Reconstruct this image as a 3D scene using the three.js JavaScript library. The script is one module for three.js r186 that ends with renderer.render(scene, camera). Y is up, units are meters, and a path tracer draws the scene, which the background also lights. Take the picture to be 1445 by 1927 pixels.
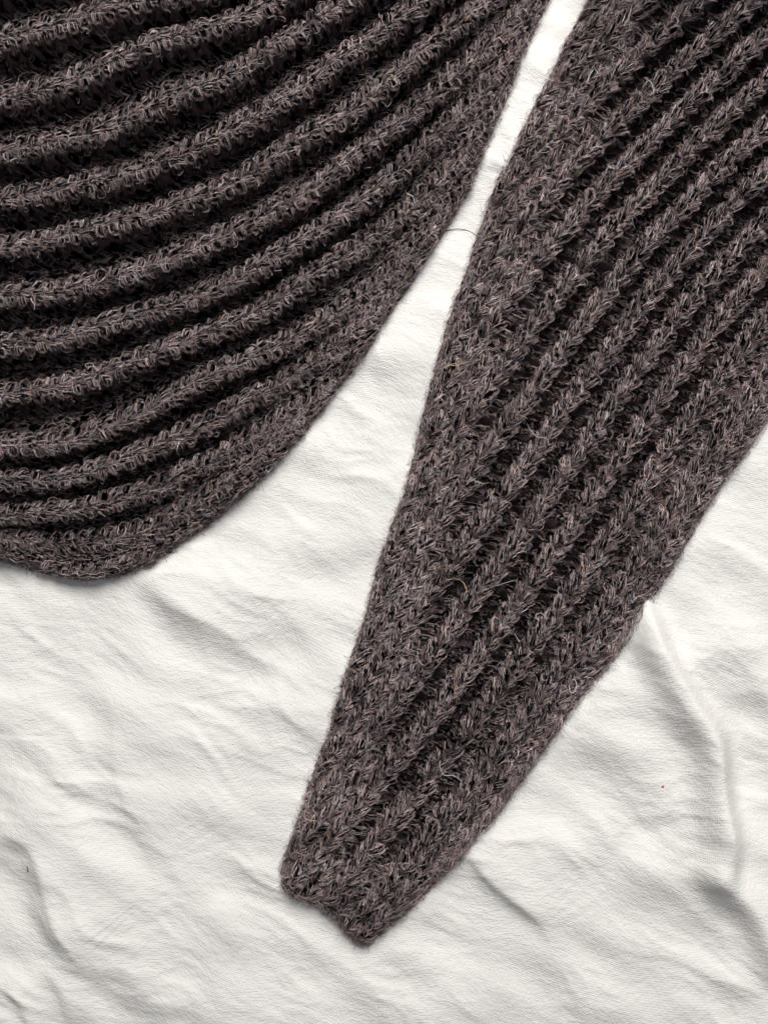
import * as THREE from 'three';
import { mergeGeometries } from 'three/addons/utils/BufferGeometryUtils.js';
import { RectAreaLightUniformsLib } from 'three/addons/lights/RectAreaLightUniformsLib.js';
import { createNoise2D } from 'simplex-noise';

// ---------------------------------------------------------------- camera, light, exposure
const S = 0.0003;                                   // metres per millimetre-grid unit ("u") used for all drafting below
const CX = 722.5, CY = 963.5;
const scene = new THREE.Scene();
scene.background = new THREE.Color(0x000000);
const camera = new THREE.PerspectiveCamera(45, 1445 / 1927, 0.02, 30);
camera.position.set(0, 963.5 * S / Math.tan(Math.PI / 8), 0);
camera.up.set(0, 0, -1);
camera.lookAt(0, 0, 0);
scene.add(camera);

RectAreaLightUniformsLib.init();
function areaLight(x, y, z, w, h, color, intensity) {
  const l = new THREE.RectAreaLight(color, intensity, w, h);
  l.position.set(x, y, z); l.lookAt(0, 0, 0); l.castShadow = true;
  scene.add(l);
}
areaLight(0.25, 1.65, -1.4, 1.3, 1.1, 0xfffcf8, 16.2);      // the window, beyond the top of the frame
areaLight(0.2, 2.4, 0.5, 3.2, 3.2, 0xf6f6ff, 0.5);            // pale ceiling and wall giving the light back

const renderer = new THREE.WebGLRenderer({ antialias: true });
renderer.toneMapping = THREE.LinearToneMapping;
renderer.toneMappingExposure = 1.0;
renderer.shadowMap.enabled = true;
renderer.setSize(767, 1024);

// ---------------------------------------------------------------- helpers
function rng(seed) {
  let a = seed >>> 0;
  return () => { a = (a + 0x6D2B79F5) | 0; let t = Math.imul(a ^ (a >>> 15), 1 | a); t = (t + Math.imul(t ^ (t >>> 7), 61 | t)) ^ t; return ((t ^ (t >>> 14)) >>> 0) / 4294967296; };
}
const R = rng(7);
const rr = (a, b) => a + (b - a) * R();
const n1 = createNoise2D(rng(11)), n2 = createNoise2D(rng(12)), n3 = createNoise2D(rng(13));
const clamp = (x, a, b) => Math.min(b, Math.max(a, x));
const sst = (a, b, x) => { const t = clamp((x - a) / (b - a), 0, 1); return t * t * (3 - 2 * t); };
const mix = (a, b, t) => a + (b - a) * t;
const gauss = (x, y, cx, cy, w, h = w) => Math.exp(-(((x - cx) / w) ** 2) - (((y - cy) / h) ** 2));
const wx = x => (x - CX) * S, wz = y => (y - CY) * S;
const wool = (r, g, b) => { const m = (r + g + b) / 3, k = 0.94; return lin(m + (r - m) * k, m + (g - m) * k, m + (b - m) * k); };
const lin = (r, g, b) => { const c = new THREE.Color(); c.setRGB(r / 255, g / 255, b / 255, THREE.SRGBColorSpace); return c; };

function catmull(pts, t) {                            // t in [0, pts.length - 1], extrapolates linearly past the ends
  const n = pts.length - 1;
  if (t <= 0) return [mix(pts[0][0], pts[1][0], t), mix(pts[0][1], pts[1][1], t)];
  if (t >= n) return [mix(pts[n - 1][0], pts[n][0], t - n + 1), mix(pts[n - 1][1], pts[n][1], t - n + 1)];
  const i = Math.floor(t), f = t - i, out = [0, 0];
  for (let k = 0; k < 2; k++) {
    const a = pts[Math.max(0, i - 1)][k], b = pts[i][k], c = pts[i + 1][k], d = pts[Math.min(n, i + 2)][k];
    out[k] = 0.5 * (2 * b + (c - a) * f + (2 * a - 5 * b + 4 * c - d) * f * f + (3 * b - a - 3 * c + d) * f * f * f);
  }
  return out;
}
function smoothLine(pts, per = 8) { const o = []; for (let t = 0; t < pts.length - 1 + 1e-6; t += 1 / per) o.push(catmull(pts, t)); return o; }

// signed distance to an outline (positive inside), nearest point on it
function outline(poly) {
  return (x, y) => {
    let best = 1e18, bx = 0, by = 0, inside = false;
    for (let i = 0, j = poly.length - 1; i < poly.length; j = i++) {
      const [ax, ay] = poly[j], [cx, cy] = poly[i], dx = cx - ax, dy = cy - ay;
      const t = clamp(((x - ax) * dx + (y - ay) * dy) / (dx * dx + dy * dy + 1e-9), 0, 1);
      const qx = ax + dx * t, qy = ay + dy * t, d = (x - qx) ** 2 + (y - qy) ** 2;
      if (d < best) { best = d; bx = qx; by = qy; }
      if ((ay > y) !== (cy > y) && x < (cx - ax) * (y - ay) / (cy - ay) + ax) inside = !inside;
    }
    const d = Math.sqrt(best);
    return { d: inside ? d : -d, x: bx, y: by };
  };
}

// ---------------------------------------------------------------- where the garment lies
const shrink = ([x, y], k) => [CX + (x - CX) * k, CY + (y - CY) * k];
const hemLine = smoothLine([[-260, 1030], [-120, 1035], [0, 1050], [70, 1072], [150, 1086], [215, 1080], [272, 1061], [326, 1030], [378, 992], [430, 949], [480, 905], [560, 820], [640, 715], [685, 660], [720, 600], [765, 535], [800, 480], [850, 400], [880, 350], [905, 290], [925, 240], [945, 190], [985, 90], [1025, 0], [1060, -90], [1100, -200]], 4);
const bodySdf = outline([...hemLine, [1100, -700], [-900, -700], [-900, 1030]].map(p => shrink(p, 0.992)));
const sleeveEdge = [...smoothLine([[1170, -180], [1140, -90], [1110, 0], [1070, 80], [1030, 160], [980, 260], [945, 330], [920, 400], [898, 460], [880, 520], [850, 600], [828, 680], [800, 790], [770, 910], [742, 990], [715, 1070], [690, 1170], [640, 1310], [615, 1400], [590, 1470], [560, 1560], [538, 1620]], 3),
  ...smoothLine([[532, 1645], [548, 1680], [600, 1703], [645, 1743], [665, 1768], [690, 1778]], 4), ...smoothLine([[712, 1762], [760, 1718], [805, 1675], [850, 1630], [890, 1580], [935, 1530], [1000, 1440], [1080, 1330], [1112, 1290], [1150, 1240], [1200, 1178], [1215, 1150], [1270, 1050], [1330, 950], [1400, 850], [1445, 785], [1530, 670], [1700, 480]], 3), [2100, -200]];
const sleeveSdf = outline(sleeveEdge.map(p => shrink(p, 0.992)));

// ---------------------------------------------------------------- the sheet
const folds = [];                                      // [polyline, amplitude, width on the left, width on the right] seen walking along the line
function fold(pts, amp, wl, wr, taper = 0.4, k = 1.45) { const p = smoothLine(pts, 5); const n = p.length, t = p.map((q, i) => { const a = p[Math.max(0, i - 1)], b = p[Math.min(n - 1, i + 1)], l = Math.hypot(b[0] - a[0], b[1] - a[1]); return [(b[0] - a[0]) / l, (b[1] - a[1]) / l]; }); folds.push({ k, p, t, amp, wl, wr, taper, x0: Math.min(...p.map(q => q[0])) - 160, x1: Math.max(...p.map(q => q[0])) + 160, y0: Math.min(...p.map(q => q[1])) - 160, y1: Math.max(...p.map(q => q[1])) + 160 }); }
// walking down each line, the first width is the upper right side, the second the steeper lower left side
fold([[1180, 1060], [1214, 1164], [1244, 1242], [1296, 1327], [1334, 1392], [1345, 1486], [1362, 1606], [1350, 1680]], 54, 24, 42, 0.2, 1);
fold([[1300, 1600], [1345, 1650], [1403, 1697], [1441, 1765], [1470, 1870]], 34, 30, 32, 0.25, 1);
fold([[1130, 1230], [1215, 1400], [1270, 1560]], 11, 90, 110, 0.3, 1);
fold([[1240, 1290], [1280, 1390], [1300, 1480], [1310, 1560]], -9, 40, 60);
fold([[1280, 1190], [1370, 1225], [1450, 1300], [1540, 1440]], 22, 50, 50, 0.3, 1);
fold([[1390, 1300], [1400, 1400], [1420, 1520]], -12, 50, 50, 0.35, 1);
fold([[1030, 1330], [1080, 1372], [1145, 1400], [1210, 1465], [1274, 1508], [1325, 1600]], 17, 64, 34);
fold([[1160, 1590], [1200, 1612], [1274, 1667], [1351, 1740], [1410, 1810]], 16, 60, 26);
fold([[870, 1560], [893, 1600], [931, 1649], [985, 1692], [1030, 1735], [1062, 1810]], 17, 66, 16);
fold([[1020, 1560], [1090, 1600], [1160, 1650], [1230, 1740]], 7, 60, 40);
fold([[250, 1058], [285, 1092], [341, 1132], [410, 1163], [470, 1208], [520, 1268]], 21, 62, 22);
fold([[420, 1040], [480, 1090], [530, 1130], [580, 1180], [610, 1240]], 12, 40, 20);
fold([[470, 1262], [510, 1300], [550, 1335], [600, 1376], [660, 1400]], 12, 60, 20);
fold([[200, 1250], [226, 1340], [238, 1460], [280, 1545], [330, 1610], [370, 1700]], 21, 84, 30);
fold([[60, 1405], [105, 1440], [150, 1473], [235, 1497]], 9, 40, 13);
fold([[-60, 1545], [20, 1558], [68, 1583], [91, 1633], [108, 1700], [150, 1780], [220, 1850]], 30, 70, 24, 0.25);
fold([[110, 1560], [170, 1590], [230, 1660], [300, 1730]], 8, 40, 40);
fold([[0, 1820], [40, 1860], [66, 1910], [90, 1990]], 14, 36, 14);
fold([[85, 1800], [125, 1850], [150, 1940]], 11, 30, 14);
fold([[200, 1830], [290, 1866], [370, 1935]], 9, 44, 26);
fold([[540, 1730], [640, 1810], [760, 1880]], 7, 60, 40);
fold([[300, 1640], [360, 1730], [450, 1800]], 8, 60, 40);
fold([[640, 1800], [760, 1900], [840, 2000]], 9, 70, 40);
fold([[560, 920], [640, 980], [700, 1050]], 8, 70, 50);
// the narrow gap between body and sleeve
fold([[870, 300], [920, 302], [960, 312], [1000, 330]], 11, 30, 13);
fold([[960, 100], [1000, 120], [1050, 170]], 9, 34, 20);
fold([[700, 640], [760, 660], [840, 690]], 8, 60, 40);

function foldHeight(x, y) {
  let h = 0;
  for (const f of folds) {
    if (x < f.x0 || x > f.x1 || y < f.y0 || y > f.y1) continue;
    let best = 1e18, along = 0, side = 0; const p = f.p, n = p.length - 1;
    for (let i = 0; i < n; i++) {
      const ax = p[i][0], ay = p[i][1], dx = p[i + 1][0] - ax, dy = p[i + 1][1] - ay;
      const t = clamp(((x - ax) * dx + (y - ay) * dy) / (dx * dx + dy * dy), 0, 1);
      const ex = x - ax - dx * t, ey = y - ay - dy * t, d = ex * ex + ey * ey;
      if (d < best) {
        best = d; along = (i + t) / n;
        const a = f.t[i], b = f.t[i + 1], tx = mix(a[0], b[0], t), ty = mix(a[1], b[1], t);
        side = tx * ey - ty * ex;
      }
    }
    const w = mix(f.wl * f.k * 1.05, f.wr * f.k, sst(-16 * f.k, 16 * f.k, side)), end = sst(0, f.taper, along) * sst(1, 1 - f.taper, along);
    h += 1.05 * f.amp * end * Math.exp(-best / (w * w));
  }
  return h;
}
function groundHeight(x, y) { const c = Math.cos(0.5), s = Math.sin(0.5), a = x * c + y * s, b = -x * s + y * c; return 8 * n1(a / 560, b / 300) + 5.5 * n2(a / 230, b / 120); }
function sheetHeight(x, y) {
  const c = Math.cos(0.5), s = Math.sin(0.5), a = x * c + y * s, b = -x * s + y * c;     // creases run down to the right
  let h = groundHeight(x, y);
  const k = 0.55 + 0.45 * n3(x / 240, y / 240);
  const aw = a + 40 * n2(x / 300, y / 300), bw = b + 30 * n3(x / 260 + 5, y / 260);
  const ridge = n => { const t = 1 - Math.sqrt(n * n + 0.012); return t * t; };
  h += k * (6.5 * ridge(n1(aw / 380 + 3, bw / 150)) + 2.6 * ridge(n2(aw / 170 + 8, bw / 62)) + 0.8 * n3(aw / 95, bw / 40) + 0.55 * n1(a / 42 + 11, b / 22 + 5) + 0.3 * n3(a / 19, b / 12));
  h += foldHeight(x, y);
  const d = x > -400 && x < 1900 && y > -700 && y < 1800 ? Math.max(bodySdf(x, y).d, sleeveSdf(x, y).d) : -1;      // the knit presses the cotton flat
  return mix(h, groundHeight(x, y) - 4, sst(2, 42, d));
}
function tagged(o, label, category) { o.userData.label = label; o.userData.category = category; return o; }
const place = o => { o.castShadow = true; o.receiveShadow = true; return o; };

{
  const axis = (lo, hi, step) => {
    const a = []; for (let v = lo; v <= hi + 1e-6; v += step) a.push(v);
    const left = [], right = []; let w = step, l = a[0], r = a[a.length - 1];
    for (let i = 0; i < 26; i++) { w *= 1.22; l -= w; r += w; left.unshift(l); right.push(r); }
    return [...left, ...a, ...right];
  };
  const xs = axis(-40, 1485, 3.4), ys = axis(-40, 1967, 3.4);
  const pos = new Float32Array(xs.length * ys.length * 3), uv = new Float32Array(xs.length * ys.length * 2), idx = [];
  ys.forEach((y, j) => xs.forEach((x, i) => {
    const k = j * xs.length + i;
    pos.set([wx(x), sheetHeight(x, y) * S, wz(y)], k * 3);
    const c = Math.cos(0.23), s = Math.sin(0.23);
    const wu = 0.007 * n1(x / 420, y / 420) + 0.0005 * n2(x / 130, y / 90), wv = 0.010 * n2(x / 380 + 4, y / 380) + 0.0005 * n3(x / 130, y / 130) + 0.25 * foldHeight(x, y) * S;
    uv.set([(wx(x) * c + wz(y) * s) + wu, (-wx(x) * s + wz(y) * c) + wv], k * 2);
  }));
  for (let j = 0; j < ys.length - 1; j++) for (let i = 0; i < xs.length - 1; i++) { const a = j * xs.length + i, b = a + 1, c = a + xs.length, d = c + 1; idx.push(a, c, b, b, c, d); }
  const g = new THREE.BufferGeometry();
  g.setAttribute('position', new THREE.BufferAttribute(pos, 3)); g.setAttribute('uv', new THREE.BufferAttribute(uv, 2)); g.setIndex(idx); g.computeVertexNormals();
  // woven cotton: threads with slubs, 0.1 m to a tile
  const N = 1024, T = 110, data = new Uint8Array(N * N * 4), q = rng(31);
  const weft = Array.from({ length: T }, () => 0.75 + 0.5 * q()), warp = Array.from({ length: T }, () => 0.8 + 0.4 * q());
  const grid = (w, h) => { const a = Float32Array.from({ length: w * h }, () => q()); return (u, v) => { u *= w; v *= h; const i = Math.floor(u), j = Math.floor(v), fu = u - i, fv = v - j, at = (x, y) => a[(y % h) * w + (x % w)]; const su = fu * fu * (3 - 2 * fu), sv = fv * fv * (3 - 2 * fv); return mix(mix(at(i, j), at(i + 1, j), su), mix(at(i, j + 1), at(i + 1, j + 1), su), sv); }; };
  const slub = grid(18, T), slub2 = grid(T, 14), blot = grid(26, 40), blot2 = grid(70, 130);
  for (let j = 0; j < N; j++) for (let i = 0; i < N; i++) {
    const u = i / N, v = j / N, tu = u * T, tv = v * T, iu = Math.floor(tu), iv = Math.floor(tv);
    const over = (iu + iv) % 2;
    const a = Math.sin(Math.PI * (tv - iv)), b = Math.sin(Math.PI * (tu - iu));
    let h = over ? a * (0.55 + 0.45 * b) * weft[iv] : b * (0.5 + 0.35 * a) * warp[iu] * 0.85;
    h = 0.34 * h + 0.12 * slub(u, v) + 0.1 * slub2(u, v) + 0.36 * blot(u, v) + 0.42 * blot2(u, v);
    const w = clamp(h * 165, 0, 255), k = (j * N + i) * 4;
    data[k] = data[k + 1] = data[k + 2] = w; data[k + 3] = 255;
  }
  const weave = new THREE.DataTexture(data, N, N); weave.wrapS = weave.wrapT = THREE.RepeatWrapping; weave.magFilter = THREE.LinearFilter; weave.repeat.set(10, 10); weave.needsUpdate = true;
  const m = new THREE.MeshPhysicalMaterial({ color: new THREE.Color().setRGB(0.725, 0.715, 0.69), roughness: 0.92, sheen: 0.25, sheenRoughness: 0.6, sheenColor: new THREE.Color(1, 1, 1), bumpMap: weave, bumpScale: 0.0007 });
  const sheet = new THREE.Mesh(g, m); sheet.name = 'bed_sheet';
  scene.add(place(tagged(sheet, 'crumpled white cotton bed sheet with soft creases under the dark knitted sweater', 'bed sheet')));
}

// ---------------------------------------------------------------- wool
const WN = 512;
function woolTexture() {
  const data = new Uint8Array(WN * WN * 4), q = rng(5);
  const strands = [];
  for (let j = 0; j < WN; j++) strands.push(0.55 + 0.75 * q());
  const fleck = new Float32Array(WN * WN).fill(0);
  for (let k = 0; k < 5200; k++) {                     // short streaks of lighter and darker fibre along the yarn
    const x = Math.floor(q() * WN), y = Math.floor(q() * WN), len = 30 + q() * 110, v = q() < 0.45 ? 0.3 + 0.75 * q() : -0.45 * q(), sl = 0.25 + 0.25 * q();
    for (let i = 0; i < len; i++) { const a = (x + i) % WN, b = (y + Math.floor(i * sl)) % WN; fleck[b * WN + a] = v; fleck[((b + 1) % WN) * WN + a] = v * 0.8; fleck[((b + 2) % WN) * WN + a] = v * 0.6; }
  }
  for (let j = 0; j < WN; j++) for (let i = 0; i < WN; i++) {
    const k = j * WN + i, jj = (j + Math.floor(i * 0.4)) % WN, v = clamp((0.5 + 0.36 * strands[jj]) * (1 + 0.8 * fleck[k]), 0, 1), f = fleck[k];
    data[k * 4] = clamp(v * 255, 0, 255); data[k * 4 + 1] = clamp(v * 255 * (f > 0 ? 0.955 : 0.985), 0, 255); data[k * 4 + 2] = clamp(v * 255 * (f > 0 ? 0.93 : 1), 0, 255); data[k * 4 + 3] = 255;
  }
  const t = new THREE.DataTexture(data, WN, WN); t.wrapS = t.wrapT = THREE.RepeatWrapping; t.magFilter = THREE.LinearFilter; t.colorSpace = THREE.SRGBColorSpace; t.needsUpdate = true; return t;
}
const woolMap = woolTexture();
const woolMat = new THREE.MeshStandardMaterial({ map: woolMap, vertexColors: true, roughness: 0.95, bumpMap: woolMap, bumpScale: 0.0006 });
const baseMat = woolMat.clone(); baseMat.side = THREE.DoubleSide;
const BACK = lin(132, 113, 118);
const fibreMat = new THREE.MeshStandardMaterial({ color: 0xffffff, roughness: 0.62 });

const TONES = [[166, 144, 146, 5], [182, 160, 161, 4], [146, 126, 131, 4], [192, 170, 170, 2], [168, 162, 168, 2], [182, 158, 151, 1]].map(([r, g, b, w]) => ({ c: wool(r * 0.95, g * 0.95, b * 0.95), w }));
const FIBRES = [[112, 96, 99, 6], [172, 149, 151, 8], [208, 184, 182, 5.5], [236, 213, 206, 3.6], [204, 199, 207, 3], [226, 190, 166, 1.2], [248, 240, 234, 0.8], [64, 55, 61, 5]].map(([r, g, b, w]) => ({ c: wool(r, g, b), w }));
function pick(list) { let t = 0; for (const e of list) t += e.w; let r = R() * t; for (const e of list) { r -= e.w; if (r <= 0) return e.c; } return list[0].c; }

class Yarn {                                           // collects short tubes of yarn into one mesh
  constructor() { this.p = []; this.n = []; this.u = []; this.c = []; this.i = []; }
  tube(pts, rad, sides = 7, rings = 7) {
    const col = pick(TONES), f = rr(0.66, 1.26), u0 = R() * 7, v0 = R();
    const C = [], tmp = new THREE.Vector3();
    for (let k = 0; k < rings; k++) {
      const t = k / (rings - 1) * (pts.length - 1), i = Math.min(pts.length - 2, Math.floor(t)), g = t - i;
      const a = pts[Math.max(0, i - 1)], b = pts[i], c = pts[i + 1], d = pts[Math.min(pts.length - 1, i + 2)];
      const v = new THREE.Vector3();
      for (const ax of ['x', 'y', 'z']) v[ax] = 0.5 * (2 * b[ax] + (c[ax] - a[ax]) * g + (2 * a[ax] - 5 * b[ax] + 4 * c[ax] - d[ax]) * g * g + (3 * b[ax] - a[ax] - 3 * c[ax] + d[ax]) * g * g * g);
      C.push(v);
    }
    const base = this.p.length / 3, up = new THREE.Vector3(0, 1, 0), T = new THREE.Vector3(), A = new THREE.Vector3(), B = new THREE.Vector3();
    const frames = [];
    for (let k = 0; k < rings; k++) {
      T.copy(C[Math.min(rings - 1, k + 1)]).sub(C[Math.max(0, k - 1)]).normalize();
      A.crossVectors(T, up); if (A.lengthSq() < 1e-4) A.set(1, 0, 0); A.normalize(); B.crossVectors(A, T);
      const e = k / (rings - 1), r = rad * Math.pow(Math.max(0.0, 1 - Math.pow(Math.abs(2 * e - 1), 2.6)), 0.5);
      frames.push({ c: C[k], t: T.clone(), a: A.clone(), b: B.clone(), r });
      for (let s = 0; s <= sides; s++) {
        const q = s / sides * Math.PI * 2, ca = Math.cos(q), sa = Math.sin(q);
        tmp.set(A.x * ca + B.x * sa, A.y * ca + B.y * sa, A.z * ca + B.z * sa);
        this.p.push(C[k].x + tmp.x * r, C[k].y + tmp.y * r, C[k].z + tmp.z * r);
        const ex = (e - 0.5) * 0.8; tmp.addScaledVector(T, ex).normalize();
        this.n.push(tmp.x, tmp.y, tmp.z); this.u.push(u0 + e * 0.35, v0 + s / sides * 0.3); this.c.push(col.r * f, col.g * f, col.b * f);
      }
    }
    for (let k = 0; k < rings - 1; k++) for (let s = 0; s < sides; s++) { const a = base + k * (sides + 1) + s, b = a + sides + 1; this.i.push(a, a + 1, b, b, a + 1, b + 1); }
    return { frames, col, f };
  }
  mesh(name) {
    const g = new THREE.BufferGeometry();
    g.setAttribute('position', new THREE.Float32BufferAttribute(this.p, 3)); g.setAttribute('normal', new THREE.Float32BufferAttribute(this.n, 3));
    g.setAttribute('uv', new THREE.Float32BufferAttribute(this.u, 2)); g.setAttribute('color', new THREE.Float32BufferAttribute(this.c, 3)); g.setIndex(this.i);
    const m = new THREE.Mesh(g, woolMat); m.name = name; return place(m);
  }
}

// fibre shapes, one unit long
function fibreShape(kind, seed) {
  const q = rng(seed), pts = [], n = kind === 'long' ? 9 : 6;
  const ph = q() * 6, cu = 0.1 + 0.25 * q(), tw = 1 + 2.2 * q();
  for (let k = 0; k < n; k++) {
    const t = k / (n - 1);
    if (kind === 'lie') pts.push(new THREE.Vector3(t - 0.5, 0.07 * Math.sin(Math.PI * t) - 0.04, 0.05 * Math.sin(ph + 5 * t)));
    else if (kind === 'curl') { const a = ph + tw * 2.4 * t; pts.push(new THREE.Vector3(0.75 * t + 0.2 * Math.cos(a) - 0.35, 0.3 * Math.sin(Math.PI * t * 0.9) , 0.26 * Math.sin(a))); }
    else { const a = ph + tw * 1.5 * t; pts.push(new THREE.Vector3(t - 0.5 + 0.06 * Math.cos(a), 0.16 * Math.sin(Math.PI * t), 0.2 * Math.sin(a))); }
  }
  const r = kind === 'lie' ? 0.02 : kind === 'curl' ? 0.015 : 0.011;
  return new THREE.TubeGeometry(new THREE.CatmullRomCurve3(pts), n + 1, r, 3, false);
}
const SHAPES = { halo: [8, 9, 10].map(s => fibreShape('long', s)), lie: [1, 2, 3].map(s => fibreShape('lie', s)), curl: [4, 5, 6, 7].map(s => fibreShape('curl', s)) };
class Fuzz {
  constructor() { this.list = { halo: [[], [], []], lie: [[], [], []], curl: [[], [], [], []] }; }
  add(kind, p, T, N, len, col, f) {
    const L = this.list[kind], l = L[Math.floor(R() * L.length)];
    const B = new THREE.Vector3().crossVectors(T, N).normalize(), M = new THREE.Vector3().crossVectors(B, T);
    const m = new THREE.Matrix4().makeBasis(T.clone().multiplyScalar(len), M.multiplyScalar(len), B.multiplyScalar(len)).setPosition(p);
    l.push({ m, c: new THREE.Color(col.r * f, col.g * f, col.b * f) });
  }
  build(parent) {
    for (const kind of ['halo', 'lie', 'curl']) this.list[kind].forEach((l, k) => {
      if (!l.length) return;
      const im = new THREE.InstancedMesh(SHAPES[kind][k], fibreMat, l.length);
      l.forEach((e, i) => { im.setMatrixAt(i, e.m); im.setColorAt(i, e.c); });
      im.name = 'wool_fuzz'; im.userData.kind = 'stuff'; parent.add(place(im));
    });
  }
}
let fibreCount = 0;
const tops = new Map(), cell = (x, y) => Math.round(x / 9) * 10000 + Math.round(y / 9);
function furnish(fuzz, tube, nLie, nCurl) {
  const T = new THREE.Vector3(), N = new THREE.Vector3(), p = new THREE.Vector3();
  const put = (kind, len, jitter, lift) => {
    const k = 1 + Math.floor(R() * (tube.frames.length - 2)), F = tube.frames[k], q = rr(-0.05, 1.05) * Math.PI;
    N.copy(F.a).multiplyScalar(Math.cos(q)).addScaledVector(F.b, Math.sin(q)).normalize();
    T.copy(F.t).addScaledVector(F.a, rr(-jitter, jitter)).addScaledVector(F.b, rr(-jitter, jitter) * 0.5);
    T.addScaledVector(N, -T.dot(N) * 0.85).normalize();
    p.copy(F.c).addScaledVector(N, F.r * rr(0.9, 1.05) + lift * S);
    fuzz.add(kind, p, T, N, len * S, pick(FIBRES), rr(0.8, 1.15) * tube.f); fibreCount++;
  };
  for (let i = 0; i < nLie * 1.55; i++) put('lie', rr(8, 17), 0.28, 0);
  for (let i = 0; i < nCurl * 1.3; i++) put('curl', rr(9, 21), 2.0, rr(-1, 1.5));
}

// a ribbed fabric: map(u, v) -> [x, y]; whole v is the crest of a rib, half v the furrow beside it
function knit(spec) {
  const { map, sdf, height, widen, vFrom, vTo, uFrom, uTo, pitch, arms, parent, bounds, loose } = spec;
  const fuzz = new Fuzz();
  const point = (u, v, lift, q) => {
    const [x, y] = map(u, v), e = sdf(x, y);
    if (e.d < 1.5) return null;
    return { x, y, h: height(x, y, v, e.d, q) + lift + groundHeight(x, y), d: e.d };
  };
  for (let i = vFrom; i <= vTo; i++) {
    let yarn = new Yarn(), n = 0, lx = 0, ly = 0, course = Math.floor(R() * 2);
    for (let u = uFrom; u < uTo;) {
      const [x0, y0] = map(u, i), [x1, y1] = map(u + 0.02, i), sp = Math.hypot(x1 - x0, y1 - y0) / 0.02;
      const du = pitch / sp; u += du * rr(0.93, 1.07); course++;
      if (x0 < bounds[0] - 70 || x0 > bounds[2] + 70 || y0 < bounds[1] - 70 || y0 > bounds[3] + 70) continue;
      const q = widen(u, i);
      if (n && Math.hypot(x0 - lx, y0 - ly) > 70) { if (n > 12) parent.add(yarn.mesh('rib')); yarn = new Yarn(); n = 0; }       // the rib has run out of the fabric and comes back in
      for (const arm of arms) {
        if (arm.every && (course + i) % arm.every) continue;
        const ja = rr(-1, 1) * loose, jo = rr(-0.15, 0.15) * loose + 0.05 * n3(u * 2.1, i * 3.7), jh = rr(-10, 10) * loose;
        const P = arm.path.map(([a, o, l]) => point(u + du * (a + ja), i + (q === 1 || Math.abs(o) < 0.33 ? o * q : Math.sign(o) * mix(0.33 * q, 0.5, (Math.abs(o) - 0.33) / 0.17)) + jo, l + jh, q));
        if (P.some(q => !q)) continue;
        if (P[1].x < bounds[0] || P[1].x > bounds[2] || P[1].y < bounds[1] || P[1].y > bounds[3]) continue;
        if (arm.where && !arm.where(P[1])) continue;
        const tube = yarn.tube(P.map(q => new THREE.Vector3(wx(q.x), q.h * S, wz(q.y))), arm.r * 1.08 * rr(0.86, 1.14) * S, arm.sides || 7, arm.rings || 7);
        for (const q of P) { const k = cell(q.x, q.y); tops.set(k, Math.max(tops.get(k) || 0, q.h + 7)); }
        const inView = P[1].x > -25 && P[1].x < 1470 && P[1].y > -25 && P[1].y < 1950;
        if (inView) furnish(fuzz, tube, arm.lie, arm.curl + (R() < 0.5 ? 1 : 0));
        n++; lx = x0; ly = y0;
      }
    }
    if (n > 12) parent.add(yarn.mesh('rib'));
  }
  fuzz.build(parent);
}
// the plain back of the fabric, a closed layer just under the stitches
function edging(spec, line, inset, name, step, parent, fat = 1) {
  const yarn = new Yarn(), fuzz = new Fuzz(), pts = [];
  let last = line[0]; const m0 = line[Math.floor(line.length / 2)], m1 = line[Math.floor(line.length / 2) + 1], edgeSign = spec.sdf(m0[0] - (m1[1] - m0[1]), m0[1] + (m1[0] - m0[0])).d > 0 ? 1 : -1;
  for (let i = 0; i < line.length - 1; i++) { const [ax, ay] = line[i], [bx, by] = line[i + 1], l = Math.hypot(bx - ax, by - ay), n = Math.ceil(l / 2); for (let k = 0; k < n; k++) { const p = [mix(ax, bx, k / n), mix(ay, by, k / n)]; if (Math.hypot(p[0] - last[0], p[1] - last[1]) >= step) { pts.push(p); last = p; } } }
  for (let i = 1; i < pts.length - 1; i++) {
    const [x, y] = pts[i]; if (x < -110 || x > 1560 || y < -110) continue;
    let tx = pts[i + 1][0] - pts[i - 1][0], ty = pts[i + 1][1] - pts[i - 1][1]; const l = Math.hypot(tx, ty); tx /= l; ty /= l;
    for (let row = 0; row < 3; row++) {
      const at = (a, b, h) => { const px = x + tx * a + ty * b * inset, py = y + ty * a - tx * b * inset; return new THREE.Vector3(wx(px), (h + groundHeight(px, py)) * S, wz(py)); };
      const o = 1 + row * 5.5 + rr(-1, 1), h = 4 + row * 8 + rr(-1, 1), z = row % 2 ? 3.5 : -3.5, j = rr(-3, 3);
      const t = yarn.tube([at(-step * 0.9 + j, o - z, h - 3), at(j, o, h + 1), at(step * 0.9 + j, o + z, h - 3)], rr(5.4, 6.8) * fat * S);
      furnish(fuzz, t, 18, 8);
    }
    for (let k = 0; k < 16 * fat; k++) {                  // loose fibres standing off the edge
      const len = rr(8, 22) * (R() < 0.06 ? 1.7 : 1), a = rr(-1.25, 1.25), ox = -ty, oy = tx, dx = ox * Math.cos(a) + tx * Math.sin(a), dy = oy * Math.cos(a) + ty * Math.sin(a), along = rr(-8, 8), out = rr(-0.2, 0.3) * len;
      const px = x + tx * along - out * dx * edgeSign, py = y + ty * along - out * dy * edgeSign, T = new THREE.Vector3(-dx * edgeSign, rr(-0.12, 0.25), -dy * edgeSign).normalize();
      fuzz.add('halo', new THREE.Vector3(wx(px), (rr(4, 22) + groundHeight(px, py)) * S, wz(py)), T, new THREE.Vector3(0, 1, 0), len * S, pick(FIBRES), rr(0.6, 1));
    }
  }
  parent.add(yarn.mesh(name)); fuzz.build(parent);
}
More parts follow.
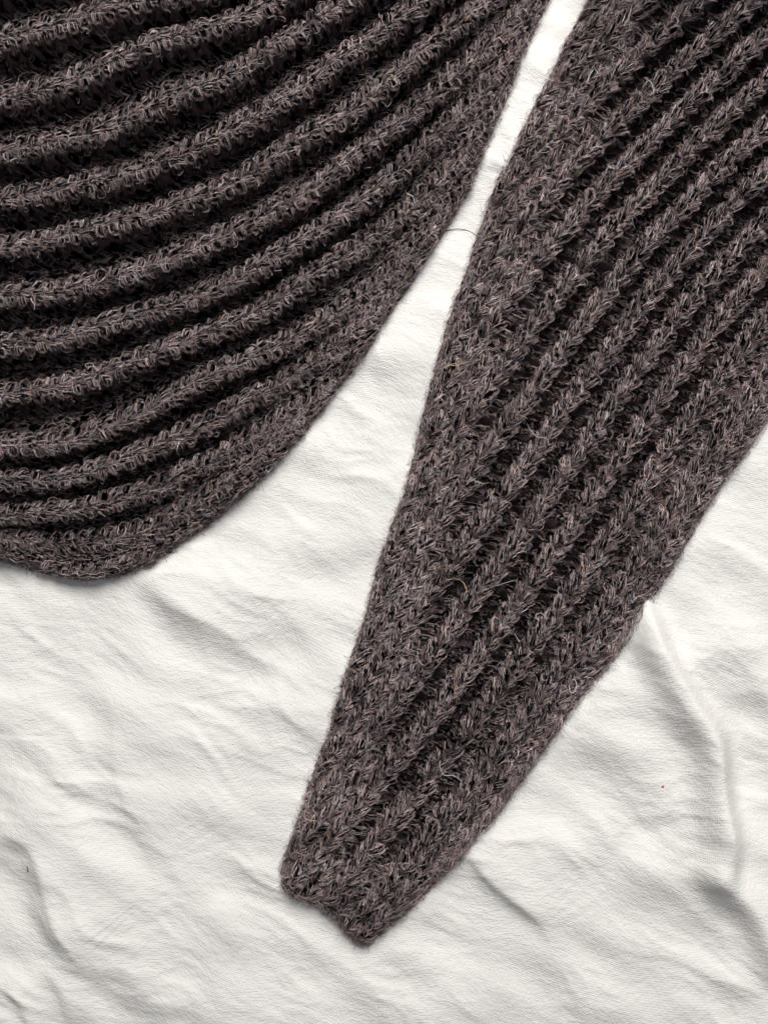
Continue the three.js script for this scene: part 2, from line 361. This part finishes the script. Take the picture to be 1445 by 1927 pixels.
function backing(spec, name, cellsU, cellsV) {
  const { map, sdf, height, widen, vFrom, vTo, uFrom, uTo, sink } = spec, uvs = [], col = [], pos = [], idx = [], ins = [];
  for (let j = 0; j <= cellsV; j++) for (let i = 0; i <= cellsU; i++) {
    const u = mix(uFrom, uTo, i / cellsU), v = mix(vFrom - 0.5, vTo + 0.5, j / cellsV), tone = rr(0.75, 1.1);
    let [x, y] = map(u, v); const e = sdf(x, y); let h;
    if (e.d < 4) { ins.push(e.d > -30); if (e.d < 0) { x = e.x; y = e.y; } h = -8; } else { ins.push(true); h = Math.max(1, height(x, y, v, e.d, widen(u, v)) - mix(3, mix(2.5, sink, sst(0.12, 0.26, Math.abs(v - Math.round(v)))), sst(60, 130, e.d))); }
    h += groundHeight(x, y);
    pos.push(wx(x), h * S, wz(y)); uvs.push(x / 70, y / 130); col.push(BACK.r * tone, BACK.g * tone, BACK.b * tone);
  }
  for (let j = 0; j < cellsV; j++) for (let i = 0; i < cellsU; i++) { const a = j * (cellsU + 1) + i, b = a + 1, c = a + cellsU + 1, d = c + 1; if (ins[a] || ins[b] || ins[c] || ins[d]) idx.push(a, b, c, b, d, c); }
  const g = new THREE.BufferGeometry(); g.setAttribute('position', new THREE.Float32BufferAttribute(pos, 3)); g.setAttribute('uv', new THREE.Float32BufferAttribute(uvs, 2)); g.setAttribute('color', new THREE.Float32BufferAttribute(col, 3)); g.setIndex(idx); g.computeVertexNormals();
  const m = new THREE.Mesh(g, baseMat); m.name = name; return place(m);
}
const round = (d, r) => { const t = clamp(1 - d / r, 0, 1); return Math.sqrt(Math.max(0, 1 - t * t)); };

const sweater = new THREE.Group(); sweater.name = 'knitted_sweater';
tagged(sweater, 'dark brown heathered wool sweater in chunky rib knit lying flat on a white sheet', 'sweater');
scene.add(sweater);

// ---- body: ribs that run level at the left and climb to the upper right
const ribLines = [
  [[-150, 130], [0, 93], [104, 72], [208, 38], [311, 14], [380, 0], [480, -45], [600, -110]],
  [[-150, 225], [0, 202], [138, 170], [225, 128], [311, 93], [415, 66], [500, 31], [600, -30], [720, -110]],
  [[-150, 320], [0, 304], [138, 277], [277, 225], [346, 187], [415, 165], [500, 112], [586, 55], [656, 17], [720, -25], [850, -120]],
  [[-150, 395], [0, 384], [173, 360], [277, 329], [363, 294], [433, 262], [500, 225], [569, 183], [673, 100], [777, 35], [860, -20], [1000, -120]],
  [[-150, 480], [0, 474], [173, 443], [277, 415], [381, 381], [500, 329], [569, 270], [656, 228], [742, 156], [846, 69], [915, 15], [1060, -110]],
  [[-150, 572], [0, 566], [104, 557], [208, 538], [311, 505], [400, 464], [500, 418], [604, 363], [673, 298], [760, 240], [846, 166], [950, 52], [1010, -20], [1100, -130]],
  [[-150, 662], [0, 659], [138, 638], [242, 607], [346, 580], [450, 535], [504, 503], [573, 459], [642, 417], [708, 370], [777, 301], [846, 235], [920, 160], [990, 60], [1080, -80]],
  [[-150, 752], [0, 749], [138, 728], [242, 694], [346, 649], [400, 633], [486, 597], [573, 538], [677, 469], [729, 430], [800, 370], [870, 290], [940, 200], [1010, 80], [1100, -60]],
  [[-150, 845], [0, 843], [138, 836], [225, 800], [311, 766], [400, 715], [504, 668], [590, 628], [680, 560], [760, 490], [830, 410], [900, 310], [965, 200], [1040, 60]],
  [[-150, 910], [0, 908], [173, 896], [277, 853], [381, 808], [460, 765], [540, 715], [620, 660], [700, 590], [780, 510], [850, 420], [920, 310], [990, 190], [1060, 60]],
  [[-150, 970], [0, 970], [138, 960], [242, 938], [330, 905], [415, 858], [500, 810], [580, 755], [650, 695], [730, 615], [800, 535], [870, 430], [940, 320], [1010, 200], [1080, 60]],
  [[-150, 1015], [0, 1015], [150, 1022], [260, 1002], [360, 952], [450, 885], [530, 820], [610, 755], [690, 680], [760, 600], [830, 500], [895, 400], [960, 290], [1030, 170], [1100, 40]],
  [[-150, 1055], [0, 1065], [150, 1080], [280, 1055], [390, 995], [480, 920], [560, 850], [640, 780], [725, 690], [795, 600], [860, 500], [920, 400], [985, 280], [1050, 160], [1120, 20]],
  [[-150, 1105], [0, 1115], [150, 1130], [300, 1100], [420, 1035], [520, 955], [600, 880], [680, 805], [765, 710], [830, 620], [890, 520], [950, 410], [1015, 290], [1080, 170], [1150, 20]],
].map(l => smoothLine(l, 6));
const rungs = [[-150, -100, -150, 1160], [0, -100, 0, 1160], [110, -60, 150, 1120], [210, -60, 295, 1080], [300, -60, 420, 985], [380, -110, 548, 860], [450, -180, 668, 710], [520, -250, 772, 562], [600, -320, 862, 415], [680, -380, 935, 252], [760, -430, 998, 100], [850, -480, 1050, -20], [950, -530, 1105, -150]];
const cross = (line, [ax, ay, bx, by]) => {
  const dx = bx - ax, dy = by - ay, sd = p => (p[0] - ax) * dy - (p[1] - ay) * dx;
  for (let i = 0; i < line.length - 1; i++) { const a = sd(line[i]), b = sd(line[i + 1]); if (a * b <= 0 && a !== b) { const t = a / (a - b); return [mix(line[i][0], line[i + 1][0], t), mix(line[i][1], line[i + 1][1], t)]; } }
  const n = line.length - 1, p = line[n - 1], q = line[n], a = sd(p), b = sd(q), t = clamp(a / (a - b), 1, 40); return [mix(p[0], q[0], t), mix(p[1], q[1], t)];
};
const nodes = ribLines.map(l => rungs.map(r => cross(l, r)));
const bodyMap = (u, v) => {                             // v is counted from the uppermost line; cubic across the ribs
  const rows = nodes.length - 1, i = clamp(Math.floor(v), 0, rows - 1), at = k => {
    if (k < 0) { const a = catmull(nodes[0], u), b = catmull(nodes[1], u); return [a[0] + (b[0] - a[0]) * k, a[1] + (b[1] - a[1]) * k]; }
    return catmull(nodes[Math.min(rows, k)], u);
  };
  if (v < 0) return shrink(at(v), 0.979);
  const a = at(i), b = at(i + 1), f = v - i;
  return shrink([mix(a[0], b[0], f), mix(a[1], b[1], f)], 0.979);
};
const widen = map => (u, v) => { const a = map(u, v - 0.5), b = map(u, v + 0.5); return clamp(92 / Math.hypot(a[0] - b[0], a[1] - b[1]), 1, 1.32); };
const bodyHeight = (x, y, v, d, q) => {
  const o = v - Math.round(v), flat = sst(28, 135, d), crest = 1 - sst(0.14, 0.235, Math.abs(o) / q);
  const low = mix(4, 0, flat), A = mix(5, 72, flat) * (1 + 0.12 * n1(x / 160, y / 160));
  const H = 24 + 53 * flat + low;
  return (H - A + A * crest + 3 * n2(x / 70, y / 70)) * 1 * mix(0.12, 1, round(d, 34)) + 6;
};
const body = { map: bodyMap, sdf: bodySdf, height: bodyHeight, vFrom: -3, vTo: 13, uFrom: -0.3, uTo: 11.6, pitch: 24, loose: 0.1, sink: 13, widen: widen(bodyMap), bounds: [-130, -170, 1575, 2060] };
const bodyMesh = backing(body, 'body', 460, 420); sweater.add(bodyMesh);
body.parent = bodyMesh;
body.arms = [
  { path: [[-0.85, -0.02, -3], [0, -0.045, 6], [0.85, -0.085, -2]], r: 6.8, lie: 34, curl: 5 },
  { path: [[-0.85, 0.02, -3], [0, 0.045, 6], [0.85, 0.085, -2]], r: 6.8, lie: 34, curl: 5 },
  { path: [[-0.2, -0.04, -4], [-0.02, -0.105, 4], [0.04, -0.158, 4], [0.0, -0.21, -9]], r: 8.8, lie: 50, curl: 6 },
  { path: [[-0.2, 0.04, -4], [-0.02, 0.105, 4], [0.04, 0.158, 4], [0.0, 0.21, -9]], r: 8.8, lie: 50, curl: 6 },
  { path: [[0.2, -0.2, -8], [0.5, -0.24, -4], [0.6, -0.29, 0]], r: 7.6, lie: 8, curl: 1 },
  { path: [[0.2, 0.2, -8], [0.5, 0.24, -4], [0.6, 0.29, 0]], r: 7.6, lie: 8, curl: 1 },
  { path: [[-0.4, -0.28, 0], [0, -0.345, 6], [0.4, -0.4, 0]], r: 9.4, lie: 20, curl: 3 },
  { path: [[-0.4, 0.28, 0], [0, 0.345, 6], [0.4, 0.4, 0]], r: 9.4, lie: 20, curl: 3 },
  { path: [[-0.5, 0.53, 0], [0, 0.47, 5], [0.5, 0.42, 0]], r: 9.2, lie: 20, curl: 3 },
  { path: [[0.0, -0.53, 0], [0.5, -0.47, 5], [1.0, -0.42, 0]], r: 9.2, lie: 20, curl: 3 },
];
knit(body);
edging(body, hemLine.map(p => shrink(p, 0.992)), 1, 'folded_edge', 15, bodyMesh);

// ---- sleeve: a tapering tube, its ribs fanning from the narrow cuff to the upper right
const sB = [[300, 1440], [430, 1285], [560, 1110], [690, 930], [820, 750], [960, 560], [1103, 390], [1220, 272], [1330, 170], [1445, 75], [1580, -25]];
const sA = [[640, 1850], [790, 1690], [985, 1455], [1120, 1275], [1215, 1145], [1310, 1000], [1400, 855], [1490, 730], [1590, 610], [1690, 500], [1800, 390]];
const RIBS = 8;
const sleeveMap = (u, v) => { const a = catmull(sB, u), b = catmull(sA, u), t = v / RIBS; return shrink([mix(a[0], b[0], t), mix(a[1], b[1], t)], 0.988); };
const sleeveHeight = (x, y, v, d) => {
  const o = v - Math.round(v), crest = 1 - sst(0.17, 0.33, Math.abs(o));
  const right = x - mix(600, 1330, (1700 - y) / 900) > -40;           // the band beside the right edge is narrower
  const flat = right ? sst(40, 100, d) : sst(70, 150, d), end = sst(1690, 1560, y);
  const A = mix(5, 54, flat * end) * (1 + 0.2 * n1(x / 130 + 7, y / 130));
  let h = 30 + 31 * flat - A + A * crest + 4 * n2(x / 90, y / 90);
  h += 50 * sst(330, -80, y - 0.25 * (x - 1100)) + 250 * sst(-15, -120, y) * sst(1090, 1230, x);                     // the fabric heaps up towards the shoulder
  const crease = Math.abs((y - 1230) - (x - 1010) * -1.085) * 0.68;   // one deep crease running up from the cuff
  h -= 40 * Math.exp(-((crease / 11) ** 2)) * sst(640, 700, x) * sst(1040, 980, x);
  h -= 40 * gauss(x, y, 668, 1600, 26, 15);
  return h * mix(0.12, 1, round(d, 32)) + 6;
};
const sleeve = { map: sleeveMap, sdf: sleeveSdf, height: sleeveHeight, vFrom: -8, vTo: 9, uFrom: -0.2, uTo: 10, pitch: 28, loose: 0.18, sink: 26, widen: () => 1, bounds: [-130, -170, 1575, 2060] };
const sleeveMesh = backing(sleeve, 'sleeve', 520, 360); sweater.add(sleeveMesh);
sleeve.parent = sleeveMesh;
const band = q => q.d < 100, open = q => q.d >= 80;
sleeve.arms = [
  { path: [[-0.55, 0.04, -5], [-0.05, -0.07, 5], [0.5, -0.2, -3]], r: 9, lie: 56, curl: 8 },
  { path: [[-0.62, 0.07, -5], [-0.1, 0.13, 3], [0.45, 0.205, -4]], r: 8.6, lie: 52, curl: 8 },
  { path: [[-0.3, -0.08, -8], [0.0, -0.2, -4], [0.25, -0.3, -10]], r: 6.6, lie: 18, curl: 3, where: open },
  { path: [[-0.45, 0.2, -8], [-0.15, 0.38, 8], [0.2, 0.62, 8], [0.5, 0.8, -8]], r: 6.8, lie: 28, curl: 5, where: open },
  { path: [[-0.6, 0.53, -3], [-0.1, 0.42, 4], [0.42, 0.28, -3]], r: 9.4, lie: 54, curl: 8, where: band },
  { path: [[-0.62, 0.57, -3], [-0.1, 0.64, 3], [0.45, 0.74, -3]], r: 9.2, lie: 50, curl: 8, where: band },
];
knit(sleeve);
edging(sleeve, sleeveEdge.slice(0, -1).map(p => shrink(p, 0.992)), 1, 'folded_edge', 15, sleeveMesh);
edging(sleeve, smoothLine([[536, 1630], [534, 1648], [548, 1680], [600, 1701], [645, 1741], [665, 1765], [690, 1775], [706, 1764]], 6).map(p => shrink(p, 0.992)), 1, 'bound_cuff_edge', 17, sleeveMesh, 1.4);

// ---- single long hairs caught in the wool, and lint
function hair(pts, r, color, name, parent, ground, lift = 2) {
  const c = pts.map(([x, y], k) => { let h = 0; if (ground) h = sheetHeight(x, y) + r; else for (let a = -1; a <= 1; a++) for (let b = -1; b <= 1; b++) h = Math.max(h, tops.get(cell(x + a * 9, y + b * 9)) || 0); return new THREE.Vector3(wx(x), (h + lift + 1.5 * Math.sin(k * 2)) * S, wz(y)); });
  const m = new THREE.Mesh(new THREE.TubeGeometry(new THREE.CatmullRomCurve3(c), 24, r * S, 5), new THREE.MeshStandardMaterial({ color, roughness: 0.55 }));
  m.name = name; parent.add(place(m)); return m;
}
const PALE = lin(232, 224, 214), TAN = lin(206, 176, 140), GREY = lin(200, 200, 206);
for (const [pts, col, where] of [
  [[[833, 694], [850, 688], [866, 680], [876, 673]], TAN, sleeveMesh], [[[842, 690], [858, 690], [872, 682]], TAN, sleeveMesh],
  [[[990, 795], [996, 815], [1005, 825], [1022, 828], [1026, 842]], GREY, sleeveMesh],
  [[[838, 1090], [858, 1088], [870, 1095], [877, 1112]], TAN, sleeveMesh], [[[1000, 997], [1010, 1008], [1018, 1016]], TAN, sleeveMesh], [[[992, 1020], [996, 1026], [999, 1032]], PALE, sleeveMesh],
  [[[968, 1193], [980, 1212], [998, 1224]], PALE, sleeveMesh], [[[1084, 1300], [1072, 1302], [1071, 1288], [1078, 1277], [1084, 1288], [1079, 1300]], PALE, sleeveMesh],
  [[[566, 1533], [580, 1538], [598, 1541]], TAN, sleeveMesh], [[[826, 1430], [828, 1445], [836, 1456], [852, 1456], [866, 1462]], GREY, sleeveMesh],
  [[[1100, 166], [1107, 147], [1115, 139], [1121, 148]], GREY, sleeveMesh], [[[1204, 160], [1214, 178], [1218, 196]], GREY, sleeveMesh], [[[1136, 318], [1138, 328], [1146, 330]], GREY, sleeveMesh],
  [[[1160, 62], [1163, 56], [1165, 50]], PALE, sleeveMesh], [[[930, 1100], [945, 1096], [965, 1090]], GREY, sleeveMesh], [[[890, 905], [905, 910], [920, 908]], GREY, sleeveMesh],
  [[[31, 156], [35, 140], [47, 131], [60, 131], [71, 139]], PALE, bodyMesh], [[[192, 70], [206, 76], [216, 90], [232, 97]], GREY, bodyMesh], [[[338, 858], [345, 848], [348, 836]], PALE, bodyMesh],
  [[[74, 572], [81, 582], [80, 591]], PALE, bodyMesh], [[[542, 258], [550, 252], [557, 246]], GREY, bodyMesh], [[[506, 650], [516, 652], [524, 654]], PALE, bodyMesh], [[[765, 370], [776, 376], [779, 388]], GREY, bodyMesh], [[[20, 250], [22, 259], [12, 262]], GREY, bodyMesh],
]) hair(pts.map(p => shrink(p, 0.985)), rr(0.4, 0.6), col, 'stray_hair', where, false);
tagged(hair([[838, 434], [862, 430], [884, 435], [905, 449]], 0.6, lin(70, 60, 58), 'loose_hair', scene, true, 0.6), 'long thin dark hair lying across the white gap between sweater body and sleeve', 'hair');
tagged(hair([[56, 1626], [58, 1631], [57, 1637]], 0.9, lin(60, 60, 60), 'thread_snip', scene, true, 0.4), 'tiny dark snip of thread beside the deep crease at lower left of the sheet', 'thread');
{
  const fluff = (x, y, h, r, color, name, label, cat) => {
    const g = new THREE.IcosahedronGeometry(r * S, 2), p = g.attributes.position;
    for (let k = 0; k < p.count; k++) { const q = 1 + 0.35 * n1(p.getX(k) / S * 0.6 + x, p.getZ(k) / S * 0.6); p.setXYZ(k, p.getX(k) * q * 1.3, p.getY(k) * 0.6, p.getZ(k) * q); }
    g.computeVertexNormals();
    const m = new THREE.Mesh(g, new THREE.MeshStandardMaterial({ color, roughness: 0.9 })); m.position.set(wx(x), h * S, wz(y)); m.name = name; scene.add(place(tagged(m, label, cat)));
  };
  fluff(1242, 1476, sheetHeight(1242, 1476) + 0.6, 1.9, lin(190, 60, 70), 'red_speck', 'tiny red lint speck on the white sheet left of the raised pleat', 'lint');
  const a = shrink([45, 697], 0.985); let h = 0; for (let u = -1; u <= 1; u++) for (let v = -1; v <= 1; v++) h = Math.max(h, tops.get(cell(a[0] + u * 9, a[1] + v * 9)) || 0);
  fluff(a[0], a[1], h - 2, 3, lin(225, 232, 232), 'lint_speck', 'white lint speck caught in a dark furrow at the left of the sweater body', 'lint');
}
console.log('fibres', fibreCount);

renderer.render(scene, camera);
